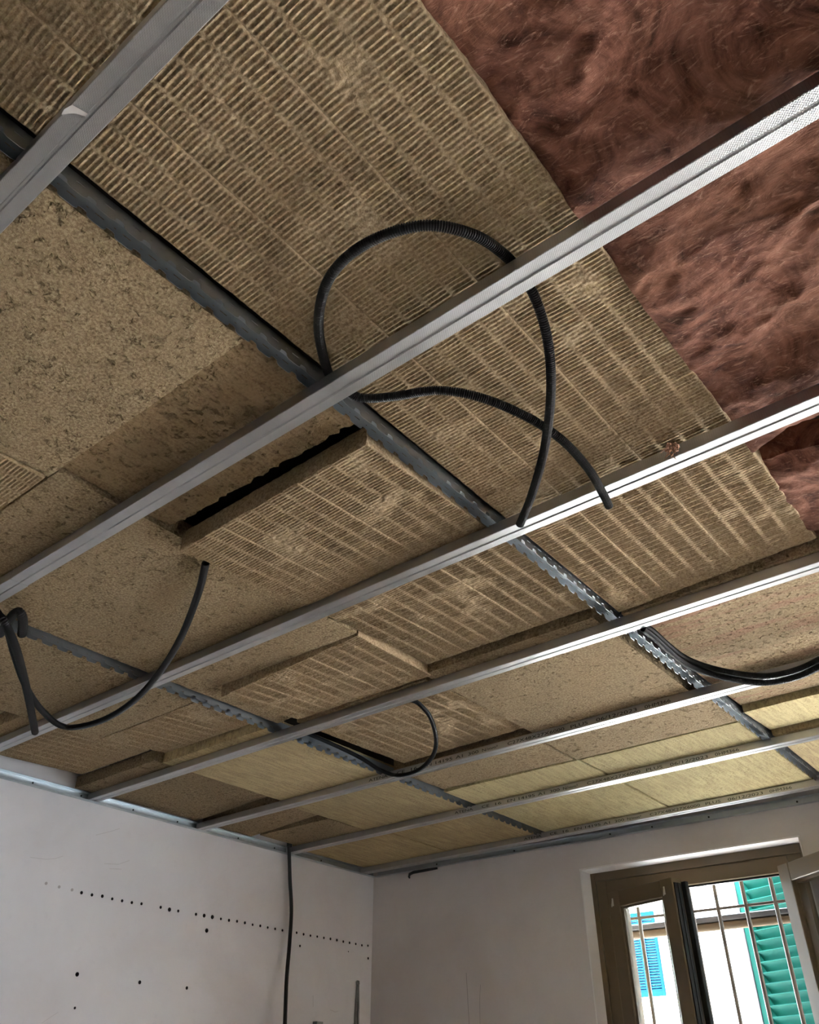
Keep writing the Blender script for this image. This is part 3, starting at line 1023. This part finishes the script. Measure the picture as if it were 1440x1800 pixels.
def sash(p0, d, L, side, name, z0=1.03, z1=2.457, dark_edge=True):
    """hinge point p0 (u,v), unit direction d, width L; side=+1/-1 where the thickness goes"""
    d = Vector(d).normalized()
    n_ = Vector((-d.y, d.x)) * side
    F = lambda a, t, z: WF(p0[0] + d.x * a + n_.x * t, p0[1] + d.y * a + n_.y * t, z)
    s = empty(name, F(L / 2, 0, z0), win)
    sw, T = .072, .066
    fbox('stile', (0, 0, z0), (sw, T, z1), s, fr=F)
    fbox('stile', (L - sw, 0, z0), (L, T, z1), s, fr=F)
    fbox('top_rail', (sw, .001, z1 - sw), (L - sw, T - .001, z1), s, fr=F)
    fbox('bottom_rail', (sw, .001, z0), (L - sw, T - .001, z0 + sw), s, fr=F)
    bd = MB(F)
    for a, b_ in (((sw, .012, z0 + sw), (sw + .010, .045, z1 - sw)), ((L - sw - .010, .012, z0 + sw), (L - sw, .045, z1 - sw)), ((sw + .01, .012, z1 - sw - .010), (L - sw - .01, .045, z1 - sw)), ((sw + .01, .012, z0 + sw), (L - sw - .01, .045, z0 + sw + .01))):
        bd.box(a, b_)
    bd.build('glazing_bead', M_FRM, s)
    MB(F).box((sw + .004, .026, z0 + sw + .004), (L - sw - .004, .030, z1 - sw - .004)).build('pane', M_GLS, s)
    if dark_edge:
        MB(F).cbox((L - .001, .010, z0 + .02), (L + .006, T - .012, z1 - .02), .001).build('gasket', M_GSK, s)
        MB(F).cbox((L - .012, T, z0 + .012), (L + .022, T + .022, z1 - .012), .003).build('astragal', M_GSK, s)
        MB(F).cbox((L + .006, .030, z0 + .02), (L + .009, .038, z1 - .02), .0008).build('seal_strip', M_GSK, s)
    return s, F


sl, FL = sash((1.404, .088), (.385, -.133), .405, 1, 'sash')
for a in (.030, .355):
    hk = MB(FL)
    hk.box((a - .004, -.002, 2.392), (a + .004, 0, 2.426))
    hk.tube([(a, -.004, 2.416), (a, -.008, 2.402), (a, -.010, 2.392), (a + .003, -.014, 2.387), (a + .007, -.018, 2.390), (a + .009, -.019, 2.398)], .0022, 6)
    hk.build('hook', M_CLIP, sl, smooth=True)
sr, FR_ = sash((2.282, .078), (.79, -.615), .43, -1, 'sash', dark_edge=False)
MB(FR_).cbox((.07, -.0665, 1.10), (.078, -.0660, 2.38), .0003).build('gasket', M_GSK, sr)

# iron grille outside the glass
gr = empty('window_grille', WF(1.84, .24, WZ0))
tag(gr, 'grey iron grille of upright bars outside the window', 'grille')
bars = [1.36, 1.488, 1.622, 1.757, 1.882, 2.012, 2.145, 2.275]
first = MB(WF).tube([(bars[0], .24, WZ0 - .02), (bars[0], .24, 2.6)], .0092, 10).build('bar', M_BAR, gr, smooth=True)
for u in bars[1:]:
    dup(first, EX * (u - bars[0]), gr)
hb = MB(WF).cbox((UO[0][0], .234, 2.350), (UO[0][1], .246, 2.362), .002).build('cross_bar', M_BAR, gr)
for dz in (-.62, -1.24):
    dup(hb, (0, 0, dz), gr)

# dark rail with a rolled tan blind just outside
bl = empty('rolled_blind', WF(1.84, .345, 2.30))
tag(bl, 'rolled tan blind hanging under a dark rail outside the window grille', 'blind')
MB(WF).cbox((1.20, .325, 2.318), (2.235, .365, 2.344), .004).build('rail', M_RAIL, bl)
MB(WF).tube([(1.20, .345, 2.300), (2.235, .345, 2.300)], .0185, 12).build('roll', M_TAN, bl, smooth=True)
MB(WF).tube([(1.80, .324, 2.29), (1.802, .322, 2.25), (1.806, .324, 2.225)], .0008, 5).build('cord', M_TAN, bl)
for u in (1.22, 2.215):
    MB(WF).box((u - .01, .299, 2.30), (u + .01, .335, 2.335)).build('bracket', M_RAIL, bl)

# green louvred shutter leaf, half open outwards
D = Vector((-.91, .415)).normalized()
NN = Vector((D.y, -D.x))
H0 = (2.395, .325)
GF = lambda a, t, z: WF(H0[0] + D.x * a + NN.x * t, H0[1] + D.y * a + NN.y * t, z)
gs = empty('louvred_shutter', GF(.27, 0, 1.0))
tag(gs, 'green louvred shutter leaf standing half open outside the window', 'shutter')
LW, LZ0, LZ1 = .545, .95, 2.62
for a in (0, LW - .058):
    MB(GF).cbox((a, -.02, LZ0), (a + .058, .02, LZ1), .003).build('stile', M_GRN, gs)
MB(GF).cbox((.058, -.018, LZ1 - .09), (LW - .058, .018, LZ1), .003).build('rail', M_GRN, gs)
MB(GF).cbox((.058, -.018, LZ0), (LW - .058, .018, LZ0 + .09), .003).build('rail', M_GRN, gs)
z_ = LZ0 + .115
sl0 = None
while z_ < LZ1 - .10:
    if sl0 is None:
        pl = [(-.021, z_ + .022), (-.017, z_ + .026), (.021, z_ - .022), (.017, z_ - .026)]
        sl0 = MB(GF).prism(pl, 0, .058, LW - .058).build('slat', M_GRN, gs)
        zz = z_
    else:
        dup(sl0, (0, 0, z_ - zz), gs)
    z_ += .0445
MB(GF).cbox((LW - .002, -.024, LZ0), (LW + .012, .024, LZ1), .002).build('edge_strip', mat_plain('pale_weather_strip', (0.10, 0.10, 0.115), 0.5), gs)

# ------------------------------------------------------------------ across the street
fa = empty('white_house', WF(0, 9.4, -3.2))
tag(fa, 'sunlit white house front across the street', 'building')
MB(WF).box((-14, 9.0, -3.2), (14, 9.4, 8.5)).build('facade', M_FAC, fa)
MB(WF).box((-2.43, 8.86, 2.80), (-1.80, 9.0, 2.87)).build('sill', M_FAC, fa)
MB(WF).tube([(-1.84, 8.97, 2.90), (-1.80, 8.92, 2.91), (-1.78, 8.90, 2.89)], .018, 6).build('shutter_catch', M_RAIL, fa)
MB(WF).tube([(-1.83, 9.0, 2.56), (-1.83, 8.96, 2.56)], .075, 20).build('wall_plate', mat_plain('blue_grey_plate', (0.03, 0.045, 0.07), 0.6), fa)
for k in range(2):
    bs = empty('blue_shutter', WF(-2.27 + .262 * k, 8.95, 2.88))
    tag(bs, ['left leaf of the blue shutters on the white house', 'right leaf of the blue shutters on the white house'][k], 'shutter', 'blue shutters on the white house')
    a0, a1 = -2.395 + .235 * k, -2.165 + .235 * k
    for a in (a0, a1 - .04):
        MB(WF).cbox((a, 8.955, 2.88), (a + .04, 8.995, 3.98), .003).build('stile', M_BLU, bs)
    MB(WF).cbox((a0 + .04, 8.957, 2.88), (a1 - .04, 8.993, 2.95), .003).build('rail', M_BLU, bs)
    MB(WF).cbox((a0 + .04, 8.957, 3.91), (a1 - .04, 8.993, 3.98), .003).build('rail', M_BLU, bs)
    s0 = None
    for j in range(27):
        if s0 is None:
            z_ = 2.968
            pl = [(8.958, z_ - .015), (8.962, z_ - .018), (8.992, z_ + .015), (8.988, z_ + .018)]
            s0 = MB(WF).prism(pl, 0, a0 + .038, a1 - .038).build('slat', M_BLU, bs)
        else:
            dup(s0, (0, 0, .035 * j), bs)
structure(MB(WF).box((-14, WT, -3.4), (14, 9.4, -3.2)).build('ground', M_STN))
